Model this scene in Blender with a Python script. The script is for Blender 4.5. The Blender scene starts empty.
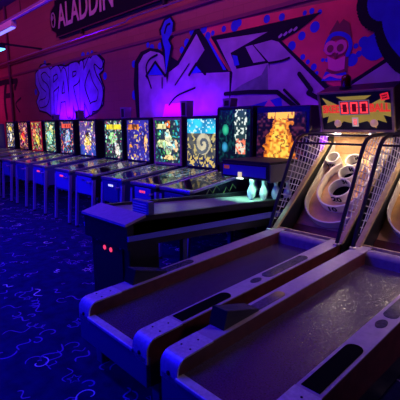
import bpy, bmesh, math, random
from mathutils import Vector, Matrix
PI = math.pi
C = bpy.context.scene.collection
S = bpy.context.scene

# ------------------------------------------------------------------ camera
H = 1.65
YAW = math.radians(46.3)
PITCH = math.atan(73 / 395)
FPX = 395.0
cam = bpy.data.cameras.new('camera'); cam.sensor_width = 36; cam.sensor_fit = 'HORIZONTAL'
cam.lens = FPX / 400 * 36; cam.clip_start = 0.05
co = bpy.data.objects.new('camera', cam); C.objects.link(co)
co.location = (0, 0, H); co.rotation_euler = (PI / 2 - PITCH, 0, YAW)
S.camera = co
S.view_settings.view_transform = 'Standard'; S.view_settings.look = 'None'
S.view_settings.exposure = 0.0; S.view_settings.gamma = 1.0; S.view_settings.use_curve_mapping = False

# ------------------------------------------------------------------ world and room lights
w = bpy.data.worlds.new('world'); S.world = w; w.use_nodes = True
w.node_tree.nodes['Background'].inputs[0].default_value = (0.06, 0.02, 0.3, 1)
w.node_tree.nodes['Background'].inputs[1].default_value = 0.02

def area(name, loc, target, size, sy, col, power, spread=PI):
    l = bpy.data.lights.new(name, 'AREA'); l.shape = 'RECTANGLE'; l.size = size; l.size_y = sy
    l.color = col; l.energy = power; l.spread = spread
    o = bpy.data.objects.new(name, l); C.objects.link(o); o.location = loc
    d = Vector(target) - Vector(loc)
    o.rotation_euler = d.to_track_quat('-Z', 'Y').to_euler()
    return o
def point(name, loc, col, power, r=0.05):
    l = bpy.data.lights.new(name, 'POINT'); l.color = col; l.energy = power; l.shadow_soft_size = r
    o = bpy.data.objects.new(name, l); C.objects.link(o); o.location = loc
    return o
BLUE = (0.004, 0.0, 1.0); UV = (0.10, 0.0, 1.0); VIO = (0.80, 0.50, 1.0); RED = (1.0, 0.02, 0.6)
# black light from the ceiling, then lower unseen fill lights
area('blacklight_floor', (-6.2, 0.0, 4.6), (-6.2, 0.0, 0), 6.5, 0.5, (.018, .014, 1), 260, math.radians(120))
area('blue_front_fill', (-2.6, -0.7, 2.0), (-2.3, 1.2, 0.4), 0.9, 0.2, BLUE, 42)  # added low and close so its blue falls off behind the end caps
area('blue_row_fill', (-7.4, -1.5, 2.6), (-7.2, 3.0, 0.6), 4.5, 0.3, BLUE, 110, math.radians(100))  # added unseen, brightens the pinball fronts from the camera side
area('violet_lane_fill', (0.3, 3.3, 2.7), (-1.35, 2.9, 0.45), 0.6, 0.3, VIO, 5.0, math.radians(85))  # added unseen, narrow beam that tints the right lanes violet
# UV uplights behind the machines, then an overhead wash and an added ceiling glow
area('uplight_far', (-9.6, 4.46, 1.86), (-9.6, 4.72, 2.6), 1.6, 0.06, (.16, 0, 1), 46)
area('uplight_middle', (-5.3, 4.46, 1.86), (-5.3, 4.72, 2.7), 1.6, 0.06, (.16, 0, 1), 22)
area('uplight_skee', (-2.55, 4.56, 1.2), (-2.62, 4.7, 1.9), 0.1, 0.5, (0.35, 0.0, 1.0), 14)
area('mural_wash', (-3.6, 2.2, 4.8), (-4.2, 4.7, 2.3), 3.0, 0.3, (0.26, 0.03, 1.0), 24, math.radians(110))
area('blue_ceiling_glow', (-12.5, 2.6, 4.4), (-13.0, 2.6, 5.3), 3.0, 0.2, (.02, .02, 1), 10, math.radians(120))  # added light with no fixture, turns the far ceiling blue
# red wash
area('red_wash_far', (-15.2, 3.4, 2.6), (-15.2, 4.7, 2.2), 1.0, 0.5, RED, 14)
area('violet_wash_far', (-12.5, 2.6, 5.0), (-12.0, 4.7, 3.8), 5.0, 0.4, (0.8, 0.05, 1.0), 28)
area('red_wash_wall', (-6.0, 2.6, 5.0), (-6.5, 4.7, 3.4), 8.0, 0.4, (1.0, 0.12, 0.30), 56)

# ------------------------------------------------------------------ helpers
def nd(nt, t, **k):
    n = nt.nodes.new(t)
    for a, b in k.items(): setattr(n, a, b)
    return n
def mat(name, col, rough=0.5, metal=0.0, spec=0.5, emit=None, estr=0.0, var=0.0, vscale=20, bump=0.0, bscale=60, coat=0.0):
    m = bpy.data.materials.new(name); m.use_nodes = True; nt = m.node_tree
    p = nt.nodes['Principled BSDF']
    p.inputs['Base Color'].default_value = (*col, 1); p.inputs['Roughness'].default_value = rough
    p.inputs['Metallic'].default_value = metal; p.inputs['Specular IOR Level'].default_value = spec
    p.inputs['Coat Weight'].default_value = coat
    if emit: p.inputs['Emission Color'].default_value = (*emit, 1); p.inputs['Emission Strength'].default_value = estr
    tc = nd(nt, 'ShaderNodeTexCoord')
    if var > 0:
        n = nd(nt, 'ShaderNodeTexNoise'); n.inputs['Scale'].default_value = vscale; n.inputs['Detail'].default_value = 4
        nt.links.new(tc.outputs['Object'], n.inputs['Vector'])
        r = nd(nt, 'ShaderNodeMapRange'); r.inputs['From Min'].default_value = 0.3; r.inputs['From Max'].default_value = 0.7
        r.inputs['To Min'].default_value = 1 - var; r.inputs['To Max'].default_value = 1 + var
        nt.links.new(n.outputs['Fac'], r.inputs['Value'])
        v = nd(nt, 'ShaderNodeVectorMath', operation='SCALE'); v.inputs[0].default_value = col
        nt.links.new(r.outputs['Result'], v.inputs['Scale']); nt.links.new(v.outputs[0], p.inputs['Base Color'])
    if bump > 0:
        n = nd(nt, 'ShaderNodeTexNoise'); n.inputs['Scale'].default_value = bscale; n.inputs['Detail'].default_value = 3
        nt.links.new(tc.outputs['Object'], n.inputs['Vector'])
        b = nd(nt, 'ShaderNodeBump'); b.inputs['Strength'].default_value = bump; b.inputs['Distance'].default_value = 0.01
        nt.links.new(n.outputs['Fac'], b.inputs['Height']); nt.links.new(b.outputs[0], p.inputs['Normal'])
    return m
def art_mat(name, strength):
    m = bpy.data.materials.new(name); m.use_nodes = True; nt = m.node_tree
    p = nt.nodes['Principled BSDF']; a = nd(nt, 'ShaderNodeVertexColor', layer_name='Col')
    p.inputs['Roughness'].default_value = 0.15
    nt.links.new(a.outputs['Color'], p.inputs['Emission Color']); p.inputs['Emission Strength'].default_value = strength
    p.inputs['Base Color'].default_value = (0.02, 0.02, 0.02, 1)
    return m
def print_mat(name, rough=0.4):
    m = bpy.data.materials.new(name); m.use_nodes = True; nt = m.node_tree
    p = nt.nodes['Principled BSDF']; a = nd(nt, 'ShaderNodeVertexColor', layer_name='Col')
    p.inputs['Roughness'].default_value = rough; nt.links.new(a.outputs['Color'], p.inputs['Base Color'])
    return m
def pane_mat(name, tint=(0.9, 0.9, 0.95), gloss=0.06):
    m = bpy.data.materials.new(name); m.use_nodes = True; nt = m.node_tree
    nt.nodes.remove(nt.nodes['Principled BSDF']); out = nt.nodes['Material Output']
    t = nd(nt, 'ShaderNodeBsdfTransparent'); t.inputs[0].default_value = (*tint, 1)
    g = nd(nt, 'ShaderNodeBsdfGlossy'); g.inputs['Roughness'].default_value = gloss
    f = nd(nt, 'ShaderNodeFresnel'); f.inputs[0].default_value = 1.55
    mx = nd(nt, 'ShaderNodeMixShader'); nt.links.new(f.outputs[0], mx.inputs[0])
    nt.links.new(t.outputs[0], mx.inputs[1]); nt.links.new(g.outputs[0], mx.inputs[2]); nt.links.new(mx.outputs[0], out.inputs[0])
    return m

class MB:
    def __init__(s): s.bm = bmesh.new()
    def box(s, x0, x1, y0, y1, z0, z1, bev=0.0, seg=2, M=None):
        r = bmesh.ops.create_cube(s.bm, size=1.0)
        vs = r['verts']
        for v in vs: v.co = Vector(((x0 + x1) / 2 + v.co.x * (x1 - x0), (y0 + y1) / 2 + v.co.y * (y1 - y0), (z0 + z1) / 2 + v.co.z * (z1 - z0)))
        if bev > 0:
            es = list({e for v in vs for e in v.link_edges})
            q = bmesh.ops.bevel(s.bm, geom=es, offset=bev, segments=seg, affect='EDGES', profile=0.5)
            vs = q['verts']
        if M is not None:
            for v in vs: v.co = M @ v.co
        return s
    def prism(s, poly, a0, a1, axis='x', M=None):
        def P(a, p):
            if axis == 'x': c = Vector((a, p[0], p[1]))
            elif axis == 'y': c = Vector((p[0], a, p[1]))
            else: c = Vector((p[0], p[1], a))
            return M @ c if M is not None else c
        A = [s.bm.verts.new(P(a0, p)) for p in poly]; B = [s.bm.verts.new(P(a1, p)) for p in poly]
        n = len(poly)
        s.bm.faces.new(A); s.bm.faces.new(B[::-1])
        for i in range(n): s.bm.faces.new((A[i], B[i], B[(i + 1) % n], A[(i + 1) % n]))
        return s
    def tube(s, pts, r, n=8, cap=True, r2=None):
        pts = [Vector(p) for p in pts]; rings = []; up = None
        for i, p in enumerate(pts):
            d = (pts[min(i + 1, len(pts) - 1)] - pts[max(i - 1, 0)])
            if d.length < 1e-9: d = Vector((0, 0, 1))
            d.normalize()
            if up is None: up = Vector((0, 0, 1)) if abs(d.z) < 0.9 else Vector((1, 0, 0))
            a = d.cross(up).normalized(); b = d.cross(a).normalized(); up = b.cross(d) * 1.0; up = -b
            rr = r if r2 is None else r + (r2 - r) * i / (len(pts) - 1)
            rings.append([s.bm.verts.new(p + a * math.cos(2 * PI * k / n) * rr + b * math.sin(2 * PI * k / n) * rr) for k in range(n)])
        for A, B in zip(rings, rings[1:]):
            for k in range(n): s.bm.faces.new((A[k], A[(k + 1) % n], B[(k + 1) % n], B[k]))
        if cap: s.bm.faces.new(rings[0][::-1]); s.bm.faces.new(rings[-1])
        return s
    def lathe(s, prof, c=(0, 0, 0), n=20, M=None):
        rings = []
        for (r, z) in prof:
            ring = []
            for k in range(n):
                v = Vector((r * math.cos(2 * PI * k / n), r * math.sin(2 * PI * k / n), z))
                v = (M @ v) if M is not None else v + Vector(c)
                ring.append(s.bm.verts.new(v))
            rings.append(ring)
        for A, B in zip(rings, rings[1:]):
            for k in range(n): s.bm.faces.new((A[k], A[(k + 1) % n], B[(k + 1) % n], B[k]))
        s.bm.faces.new(rings[0][::-1]); s.bm.faces.new(rings[-1])
        return s
    def face(s, pts):
        s.bm.faces.new([s.bm.verts.new(Vector(p)) for p in pts]); return s
    def build(s, name, m, parent=None, smooth=False, recalc=True):
        bmesh.ops.remove_doubles(s.bm, verts=s.bm.verts, dist=1e-5)
        if recalc: bmesh.ops.recalc_face_normals(s.bm, faces=s.bm.faces)
        me = bpy.data.meshes.new(name); s.bm.to_mesh(me); s.bm.free()
        me.materials.append(m)
        if smooth:
            for p in me.polygons: p.use_smooth = True
            try: me.set_sharp_from_angle(angle=math.radians(40))
            except Exception: pass
        o = bpy.data.objects.new(name, me); C.objects.link(o)
        if parent is not None: o.parent = parent
        return o
def tag(o, label, cat, group=None, kind=None):
    o['label'] = label; o['category'] = cat
    if group: o['group'] = group
    if kind: o['kind'] = kind
    return o
def thing(name, loc, label, cat, group=None, rz=0.0):
    o = bpy.data.objects.new(name, None); C.objects.link(o); o.location = loc; o.rotation_euler = (0, 0, rz)
    o.empty_display_size = 0.1
    return tag(o, label, cat, group)
def struct(o): o['kind'] = 'structure'; return o
def copy_tree(o, parent=None):
    c = o.copy(); C.objects.link(c); c.parent = parent
    for ch in list(o.children): copy_tree(ch, c)
    return c
def text_obj(txt, size, m, name, parent, M, extrude=0.001, sx=1.0, align='CENTER', bold=0.0):
    cu = bpy.data.curves.new(name, 'FONT'); cu.body = txt; cu.size = size; cu.extrude = extrude
    cu.offset = bold; cu.align_x = align; cu.align_y = 'CENTER'; cu.resolution_u = 3
    t = bpy.data.objects.new('tmp', cu); C.objects.link(t)
    bpy.context.view_layer.update()
    me = bpy.data.meshes.new_from_object(t.evaluated_get(bpy.context.evaluated_depsgraph_get()))
    bpy.data.objects.remove(t); bpy.data.curves.remove(cu)
    me.transform(M @ Matrix.Diagonal((sx, 1, 1, 1))); me.materials.clear(); me.materials.append(m); me.name = name
    o = bpy.data.objects.new(name, me); C.objects.link(o); o.parent = parent
    return o
def frame(o, ux, uy):
    ux = Vector(ux).normalized(); uy = Vector(uy).normalized(); n = ux.cross(uy)
    return Matrix(((ux.x, uy.x, n.x, o[0]), (ux.y, uy.y, n.y, o[1]), (ux.z, uy.z, n.z, o[2]), (0, 0, 0, 1)))
def painted_grid(name, M, wd, ht, nx, ny, fn, m, parent, order='c'):
    """a flat printed sheet: nx x ny cells, each coloured by fn(u, v), u v in 0..1"""
    vs = [M @ Vector((wd * (i / nx - 0.5), ht * (j / ny - 0.5), 0)) for j in range(ny + 1) for i in range(nx + 1)]
    fs = [(j * (nx + 1) + i, j * (nx + 1) + i + 1, (j + 1) * (nx + 1) + i + 1, (j + 1) * (nx + 1) + i) for j in range(ny) for i in range(nx)]
    me = bpy.data.meshes.new(name); me.from_pydata([tuple(v) for v in vs], [], fs)
    ca = me.color_attributes.new('Col', 'FLOAT_COLOR', 'CORNER'); k = 0
    for j in range(ny):
        for i in range(nx):
            c = fn((i + 0.5) / nx, (j + 0.5) / ny)
            for q in range(4): ca.data[k].color = (*c, 1); k += 1
    me.materials.append(m)
    o = bpy.data.objects.new(name, me); C.objects.link(o); o.parent = parent
    return o

# ------------------------------------------------------------------ materials
M_wall = bpy.data.materials.new('painted_brick'); M_wall.use_nodes = True
nt = M_wall.node_tree; p = nt.nodes['Principled BSDF']; p.inputs['Roughness'].default_value = 0.75
tc = nd(nt, 'ShaderNodeTexCoord'); mp = nd(nt, 'ShaderNodeMapping'); mp.inputs['Rotation'].default_value = (PI / 2, 0, 0)
bk = nd(nt, 'ShaderNodeTexBrick'); bk.inputs['Scale'].default_value = 1.0; bk.inputs['Brick Width'].default_value = 0.4
bk.inputs['Row Height'].default_value = 0.2; bk.inputs['Mortar Size'].default_value = 0.006
bk.inputs['Color1'].default_value = (0.31, 0.125, 0.075, 1); bk.inputs['Color2'].default_value = (0.29, 0.115, 0.068, 1); bk.inputs['Mortar'].default_value = (0.25, 0.10, 0.06, 1)
nt.links.new(tc.outputs['Object'], mp.inputs[0]); nt.links.new(mp.outputs[0], bk.inputs['Vector'])
nt.links.new(bk.outputs['Color'], p.inputs['Base Color'])
bp = nd(nt, 'ShaderNodeBump'); bp.inputs['Strength'].default_value = 0.3; bp.inputs['Distance'].default_value = 0.01; bp.invert = True
nt.links.new(bk.outputs['Fac'], bp.inputs['Height']); nt.links.new(bp.outputs[0], p.inputs['Normal'])

M_ceil = mat('ceiling_paint', (0.05, 0.05, 0.12), 0.9)
M_trim = mat('maroon_trim', (0.16, 0.04, 0.06), 0.6)
M_dark = mat('dark_wall', (0.03, 0.02, 0.05), 0.9)
M_carpet = mat('blue_carpet', (0.008, 0.006, 0.075), 0.95, spec=0.1, var=0.35, vscale=9, bump=0.5, bscale=250)
M_conf = mat('carpet_print_pale', (0.80, 0.85, 0.75), 0.9, spec=0.1)
M_conf2 = mat('carpet_print_blue', (0.20, 0.13, 0.42), 0.9, spec=0.1)
M_black = mat('black_laminate', (0.012, 0.012, 0.016), 0.35, var=0.2)
M_blackm = mat('black_matte', (0.008, 0.008, 0.01), 0.8)
M_steel = mat('steel', (0.62, 0.62, 0.66), 0.35, 0.9, var=0.12, vscale=40)
M_chrome = mat('bright_metal', (0.6, 0.6, 0.68), 0.25, 0.6)
M_lam = mat('rail_laminate', (0.45, 0.36, 0.42), 0.38, var=0.12, vscale=25)
M_wood = mat('red_brown_wood', (0.10, 0.022, 0.018), 0.45, var=0.3, vscale=15)
M_lane = mat('speckled_lane', (0.055, 0.027, 0.085), 0.25, spec=1.0, var=0.4, vscale=110, bump=0.22, bscale=110)
M_pad = mat('padded_hop', (0.30, 0.24, 0.30), 0.6, var=0.15)
M_board = mat('orange_board', (0.66, 0.38, 0.16), 0.5, var=0.18, vscale=10)
M_cream = mat('cream_plastic', (0.80, 0.75, 0.66), 0.4, var=0.06)
M_ink = mat('black_ink', (0.01, 0.01, 0.012), 0.6)
M_net = mat('white_net_cord', (0.75, 0.74, 0.72), 0.8)
M_tan = mat('tan_wood', (0.50, 0.36, 0.18), 0.5, var=0.15)
M_rdig = mat('red_led', (0.3, 0.0, 0.01), 0.4, emit=(1, 0.04, 0.06), estr=1.6)
M_lampw = mat('warm_bulb', (1, 0.9, 0.7), 0.4, emit=(1, 0.80, 0.55), estr=210)
M_post = mat('black_tube', (0.02, 0.02, 0.04), 0.3, 0.3)
M_cap = mat('brushed_cap', (0.62, 0.62, 0.66), 0.4, 0.25, var=0.18, vscale=45)
M_slot = mat('slot_black', (0.003, 0.003, 0.004), 0.9, spec=0.05)  # black stand-in for the dark inside slots and ring holes
M_win = mat('dark_window', (0.09, 0.085, 0.10), 0.12, spec=0.8, var=0.4, vscale=60)
M_white = mat('white_paint', (0.75, 0.75, 0.75), 0.5)
M_blue = mat('blue_laminate', (0.10, 0.10, 0.34), 0.35)
M_blued = mat('dark_blue_laminate', (0.045, 0.045, 0.20), 0.4)
M_yel = mat('yellow_print', (0.70, 0.50, 0.06), 0.5, emit=(.7, .5, .05), estr=.32)
M_redp = mat('red_print', (0.65, 0.03, 0.03), 0.5, emit=(.9, .03, .02), estr=.8)
M_glass = pane_mat('playfield_glass')
M_art = art_mat('backlit_art', 1.25)
M_print = print_mat('printed_sheet')

# ------------------------------------------------------------------ room
XL, XR, YF, YB, ZC = -17.0, 4.0, -5.0, 4.7, 5.3
struct(MB().box(XL, XR, YF, YB, -0.1, 0).build('floor', M_carpet))
floor = bpy.data.objects['floor']
struct(MB().box(XL, XR, YF, YB, ZC, ZC + 0.1).build('ceiling', M_ceil))
wall = struct(MB().box(XL, XR, YB, YB + 0.15, 0, ZC).build('wall_back', M_wall))
struct(MB().box(XL - 0.15, XL, YF, YB, 0, ZC).build('wall_left', M_wall))
struct(MB().box(XR, XR + 0.15, YF, YB, 0, ZC).build('wall_right', M_dark))
struct(MB().box(XL, XR, YF - 0.15, YF, 0, ZC).build('wall_front', M_dark))
struct(MB().box(XL, XR, YB - 0.05, YB, 3.57, 3.63).build('trim_1', M_trim))
struct(MB().box(XL, XR, YB - 0.025, YB, 3.22, 3.27).build('trim_2', M_trim))
struct(MB().box(XL, XR, YB - 0.02, YB, 0.0, 0.12).build('baseboard_back', M_blackm))

# carpet print: streamers, stars, triangles and rings woven into the carpet
rng = random.Random(7)
class Flat:
    def __init__(s): s.v = []; s.f = []
    def stroke(s, pts, wd, z):
        n = len(pts); base = len(s.v)
        for i, p in enumerate(pts):
            a = pts[max(i - 1, 0)]; b = pts[min(i + 1, n - 1)]
            dx, dy = b[0] - a[0], b[1] - a[1]; L = math.hypot(dx, dy) or 1
            k = wd / 2 * (0.5 if i in (0, n - 1) else 1)
            s.v.append((p[0] - dy / L * k, p[1] + dx / L * k, z)); s.v.append((p[0] + dy / L * k, p[1] - dx / L * k, z))
        for i in range(n - 1):
            q = base + 2 * i; s.f.append((q, q + 1, q + 3, q + 2))
    def build(s, name, m, parent):
        me = bpy.data.meshes.new(name); me.from_pydata(s.v, [], s.f); me.materials.append(m)
        o = bpy.data.objects.new(name, me); C.objects.link(o); o.parent = parent; return o
pale, deep = Flat(), Flat()
for k in range(2600):
    x, y = rng.uniform(-14, 3.5), rng.uniform(-3, 4.4)
    a0 = rng.uniform(0, 2 * PI); s_ = rng.uniform(0.04, 0.10); t = rng.random()
    if t < 0.35: pts = [(q / 14 * 2.4 - 1.2, 0.45 * math.sin(q / 14 * 2.2 * PI)) for q in range(15)]
    elif t < 0.55: pts = [((0.2 + 0.8 * q / 16) * math.cos(q / 16 * 1.5 * PI), (0.2 + 0.8 * q / 16) * math.sin(q / 16 * 1.5 * PI)) for q in range(17)]
    elif t < 0.7: pts = [(math.cos(q * PI / 5 + .3) * (0.65 if q % 2 else 0.3), math.sin(q * PI / 5 + .3) * (0.65 if q % 2 else 0.3)) for q in range(11)]
    elif t < 0.82: pts = [(0.6 * math.cos(q * 2 * PI / 3), 0.4 * math.sin(q * 2 * PI / 3)) for q in range(4)]
    else: pts = [(q / 10 * 1.6 - 0.8 + 0.3 * math.cos(q * 1.25), 0.4 * math.sin(q * 1.25)) for q in range(15)]
    ca, sa = math.cos(a0), math.sin(a0)
    pts = [(x + s_ * (px * ca - py * sa), y + s_ * (px * sa + py * ca)) for px, py in pts]
    (pale if rng.random() < 0.12 else deep).stroke(pts, rng.uniform(0.008, 0.014), 0.002 + 0.0005 * (k % 3))
pale.build('carpet_print', M_conf, floor); deep.build('carpet_print', M_conf2, floor)

# ------------------------------------------------------------------ the wall paintings
_F = Vector((-math.sin(YAW) * math.cos(PITCH), math.cos(YAW) * math.cos(PITCH), -math.sin(PITCH)))
_R = Vector((math.cos(YAW), math.sin(YAW), 0)); _U = _R.cross(_F)
def wp(px, py, y=YB):
    """where on the wall a traced point lies: metres along it and metres up"""
    d = _F + _R * ((px - 200) / FPX) - _U * ((py - 200) / FPX); t = y / d.y
    return (d.x * t, H + d.z * t)
class Paint:
    def __init__(s): s.bm = bmesh.new(); s.k = 0
    def lay(s, layer): s.k += 1; return YB - 0.002 - 0.003 * layer - 1.5e-5 * s.k
    def poly(s, px, layer, trace=True):
        q = [wp(*p) for p in px] if trace else px
        y = s.lay(layer)
        f = s.bm.faces.new([s.bm.verts.new((a, y, b)) for a, b in q]); return s
    def stroke(s, px, wd, layer, trace=True, curve=True):
        q = [wp(*p) for p in px] if trace else px
        if curve and len(q) > 2:                       # Catmull-Rom
            o = []
            for i in range(len(q) - 1):
                p0, p1, p2, p3 = q[max(i - 1, 0)], q[i], q[i + 1], q[min(i + 2, len(q) - 1)]
                for k in range(6):
                    t = k / 6
                    o.append(tuple(0.5 * (2 * p1[c] + (p2[c] - p0[c]) * t + (2 * p0[c] - 5 * p1[c] + 4 * p2[c] - p3[c]) * t * t + (3 * p1[c] - p0[c] - 3 * p2[c] + p3[c]) * t ** 3) for c in (0, 1)))
            q = o + [q[-1]]
        for a, b in zip(q, q[1:]):
            dx, dz = b[0] - a[0], b[1] - a[1]; L = math.hypot(dx, dz)
            if L < 1e-6: continue
            y = s.lay(layer); nx, nz = -dz / L * wd / 2, dx / L * wd / 2
            s.bm.faces.new([s.bm.verts.new((u, y, v)) for u, v in ((a[0] + nx, a[1] + nz), (a[0] - nx, a[1] - nz), (b[0] - nx, b[1] - nz), (b[0] + nx, b[1] + nz))])
        for k, a in enumerate(q):
            s.disc(a, wd / 2, layer, None, 10)
        return s
    def disc(s, c, r, layer, y=None, n=14, trace=False):
        if trace: c = wp(*c)
        if y is None: y = s.lay(layer)
        s.bm.faces.new([s.bm.verts.new((c[0] + r * math.cos(2 * PI * k / n), y, c[1] + r * math.sin(2 * PI * k / n))) for k in range(n)]); return s
    def build(s, name, m, label=None):
        for f in s.bm.faces: f.normal_update()
        bmesh.ops.triangulate(s.bm, faces=[f for f in s.bm.faces if len(f.verts) > 4], ngon_method='EAR_CLIP')
        for f in s.bm.faces:
            f.normal_update()
            if f.normal.y > 0: f.normal_flip()
        me = bpy.data.meshes.new(name); s.bm.to_mesh(me); s.bm.free(); me.materials.append(m)
        o = bpy.data.objects.new(name, me); C.objects.link(o); o.parent = wall
        if label: o['label'] = label
        return o
P_grey = mat('paint_lavender', (0.40, 0.40, 0.47), 0.7, spec=0.12, var=0.2, vscale=4)
P_green = mat('paint_grey_green', (0.16, 0.28, 0.22), 0.7, spec=0.12, var=0.3, vscale=6)
P_black = mat('paint_black', (0.010, 0.010, 0.02), 0.7, spec=0.12)
P_blue = mat('paint_blue', (0.035, 0.075, 0.62), 0.7, spec=0.12, var=0.15, vscale=5)
P_pink = mat('paint_pink', (0.80, 0.12, 0.12), 0.7, spec=0.12, var=0.12, vscale=3)
P_hot = mat('paint_hot_pink', (0.85, 0.16, 0.42), 0.7, spec=0.12)
P_spk = mat('paint_violet', (0.24, 0.20, 0.68), 0.7, spec=0.12, var=0.2, vscale=5)
P_skin = mat('paint_pink_figure', (0.85, 0.22, 0.36), 0.7, spec=0.12)
P_brown = mat('paint_brown', (0.24, 0.09, 0.07), 0.7, spec=0.12)

# pink field behind the big lettering
Paint().poly([(178, 63), (197, 30), (200, 27), (400, -12), (420, -12), (420, 40), (338, 88), (328, 84), (281, 42), (300, 19), (211, 36), (228, 70)], 0).build('mural_background', P_pink)
# blue specks round the letters
sp = Paint()
for (x, y, r) in [(148, 45, .05), (152, 48, .07), (160, 46, .06), (182, 50, .07), (187, 43, .09), (192, 32, .07), (134, 64, .07), (135, 95, .1), (204, 29, .09), (208, 36, .08), (213, 33, .05), (224, 29, .06), (235, 26, .10), (239, 23, .07), (267, 19, .09), (282, 17, .08), (283, 24, .04), (292, 46, .10), (296, 30, .06), (302, 36, .09), (315, 27, .11), (312, 11, .06), (320, 12, .05), (305, 13, .05), (303, 57, .06), (308, 62, .05), (314, 67, .07), (323, 60, .04), (317, 73, .04), (364, 42, .10), (359, 54, .06), (352, 60, .12), (375, 47, .24), (384, 38, .22), (368, 50, .13), (356, 46, .05), (327, 60, .04), (303, 21, .05)]:
    sp.disc((x, y), r * (.62 if x > 240 else .8 if x > 180 else 1), 1, trace=True)
sp.build('mural_speckle', P_blue)
# big block lettering: outline
o = Paint()
o.poly([(139, 140), (134, 84), (135, 62), (141, 52), (150, 48), (158, 49), (167, 54), (178, 61), (196, 28), (199, 28), (229, 71), (232, 71), (211, 37), (322, 12), (300, 30), (282, 41), (330, 87), (338, 90), (403, 47), (425, 30), (425, 190), (140, 190)], 2)
o.build('mural_lettering_outline', P_black)
g = Paint()
g.poly([(143, 190), (139, 84), (139, 64), (144, 55), (151, 51), (160, 53), (166, 58), (166, 74), (146, 76), (152, 90), (162, 190)], 3)
g.poly([(150, 190), (147, 100), (148, 76), (166, 75), (179, 65), (197, 34), (205, 50), (190, 73), (210, 73), (230, 72), (229, 190)], 3)
g.poly([(222, 190), (233, 73), (217, 40), (255, 34), (268, 32), (231, 53), (237, 69), (269, 63), (274, 100), (270, 190)], 3)
g.poly([(268, 190), (270, 63), (254, 45), (272, 40), (279, 42), (326, 90), (338, 94), (403, 52), (425, 36), (425, 190)], 3)
g.poly([(246, 47), (253, 45), (266, 61), (254, 63)], 4)
g.build('mural_lettering', P_grey)
a = Paint()
a.poly([(148, 75), (156, 63), (165, 75)], 5)                       # counters of the letters
a.poly([(191, 74), (197, 65), (204, 72)], 5)
a.poly([(233, 55), (238, 56), (240, 65), (235, 66)], 5)
a.poly([(206, 37), (210, 40), (227, 70), (224, 70)], 5)
a.poly([(240, 109), (282, 97), (284, 120), (240, 122)], 5)
a.build('mural_counter', P_blue)
b = Paint()
b.stroke([(147, 76), (156, 62), (166, 76)], .05, 6, curve=False).stroke([(190, 75), (197, 64), (206, 74)], .05, 6, curve=False)
b.stroke([(152, 88), (147, 70), (150, 60), (158, 55)], .04, 6).stroke([(163, 78), (163, 88)], .03, 6).stroke([(176, 85), (184, 73), (190, 64)], .025, 6)
b.stroke([(300, 74), (312, 90), (309, 93), (322, 100)], .06, 6, curve=False).stroke([(270, 63), (282, 61), (290, 58)], .03, 6).stroke([(226, 94), (250, 92), (278, 92), (300, 110)], .06, 6, curve=False)
b.stroke([(170, 105), (178, 96), (196, 88)], .03, 6).stroke([(285, 90), (300, 105)], .04, 6)
b.build('mural_inner_line', P_black)
gg = Paint(); gg.poly([(232, 92), (242, 85), (262, 75), (268, 64), (269, 92)], 4); gg.build('mural_green_patch', P_green)  # grey-green patch of paint inside the lettering
d = Paint()
for (x, y) in [(281, 36), (286, 34), (291, 31), (296, 29)]: d.stroke([(x - 1, y + 1), (x + 1, y - 1)], .035, 4)
d.build('mural_dot', P_grey)
h = Paint(); h.poly([(162, 124), (166, 104), (185, 102), (187, 124)], 6); h.poly([(263, 110), (270, 99), (281, 112)], 7); h.build('mural_hot_patch', P_hot)
# blue exclamation shape
e = Paint(); e.poly([(162, 44), (160, 30), (165, 19), (172, 16), (176, 22), (175, 34), (171, 40), (174, 46), (168, 84), (165, 60)], 7); e.build('mural_drip_outline', P_black)
e = Paint(); e.poly([(164, 43), (162, 31), (166, 21), (171, 18), (174, 23), (173, 33), (169, 40), (172, 46), (167, 74), (166, 50)], 8); e.build('mural_drip', P_blue)
e = Paint(); e.stroke([(166, 33), (168, 26), (171, 24)], .04, 9); e.build('mural_drip_line', P_black)
# blue letter at the right end
e = Paint(); e.stroke([(376, -8), (372, 4), (376, 14), (386, 17), (390, 12), (391, 30), (398, 47), (410, 60)], .34, 7); e.build('mural_curl_outline', P_black)
e = Paint(); e.stroke([(380, -8), (378, 5), (383, 11), (392, 8), (394, 24), (400, 38), (412, 52)], .22, 8); e.build('mural_curl', P_blue)
# the painted pink owl-like figure
f1 = Paint(); f1.poly([(329, 44), (330, 33), (335, 25), (338, 20), (340, 24), (344, 19), (350, 23), (352, 35), (352, 44), (346, 40), (336, 40)], 3); f1.poly([(346, 52), (349, 56), (348, 72), (343, 73), (343, 60)], 3); f1.build('mural_figure_hood', P_brown)
f1 = Paint(); f1.stroke([(326, 50), (328, 42), (333, 35), (342, 34), (349, 38), (351, 46), (348, 55)], .05, 4); f1.poly([(322, 81), (326, 72), (346, 72), (350, 80)], 4); f1.build('mural_figure_band', P_blue)
f1 = Paint(); f1.disc((331, 48), .085, 5, trace=True).disc((341, 47), .085, 5, trace=True).poly([(328, 56), (336, 60), (346, 56), (345, 69), (337, 72), (329, 69)], 5).stroke([(325, 78), (331, 75), (338, 77), (346, 77)], .035, 5); f1.build('mural_figure', P_skin)
f1 = Paint(); f1.disc((331, 49), .045, 6, trace=True).disc((341, 48), .045, 6, trace=True).stroke([(334, 54), (336, 57), (338, 54)], .025, 6).stroke([(328, 70), (334, 73), (345, 71)], .03, 6); f1.build('mural_figure_eyes', P_brown)

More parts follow.
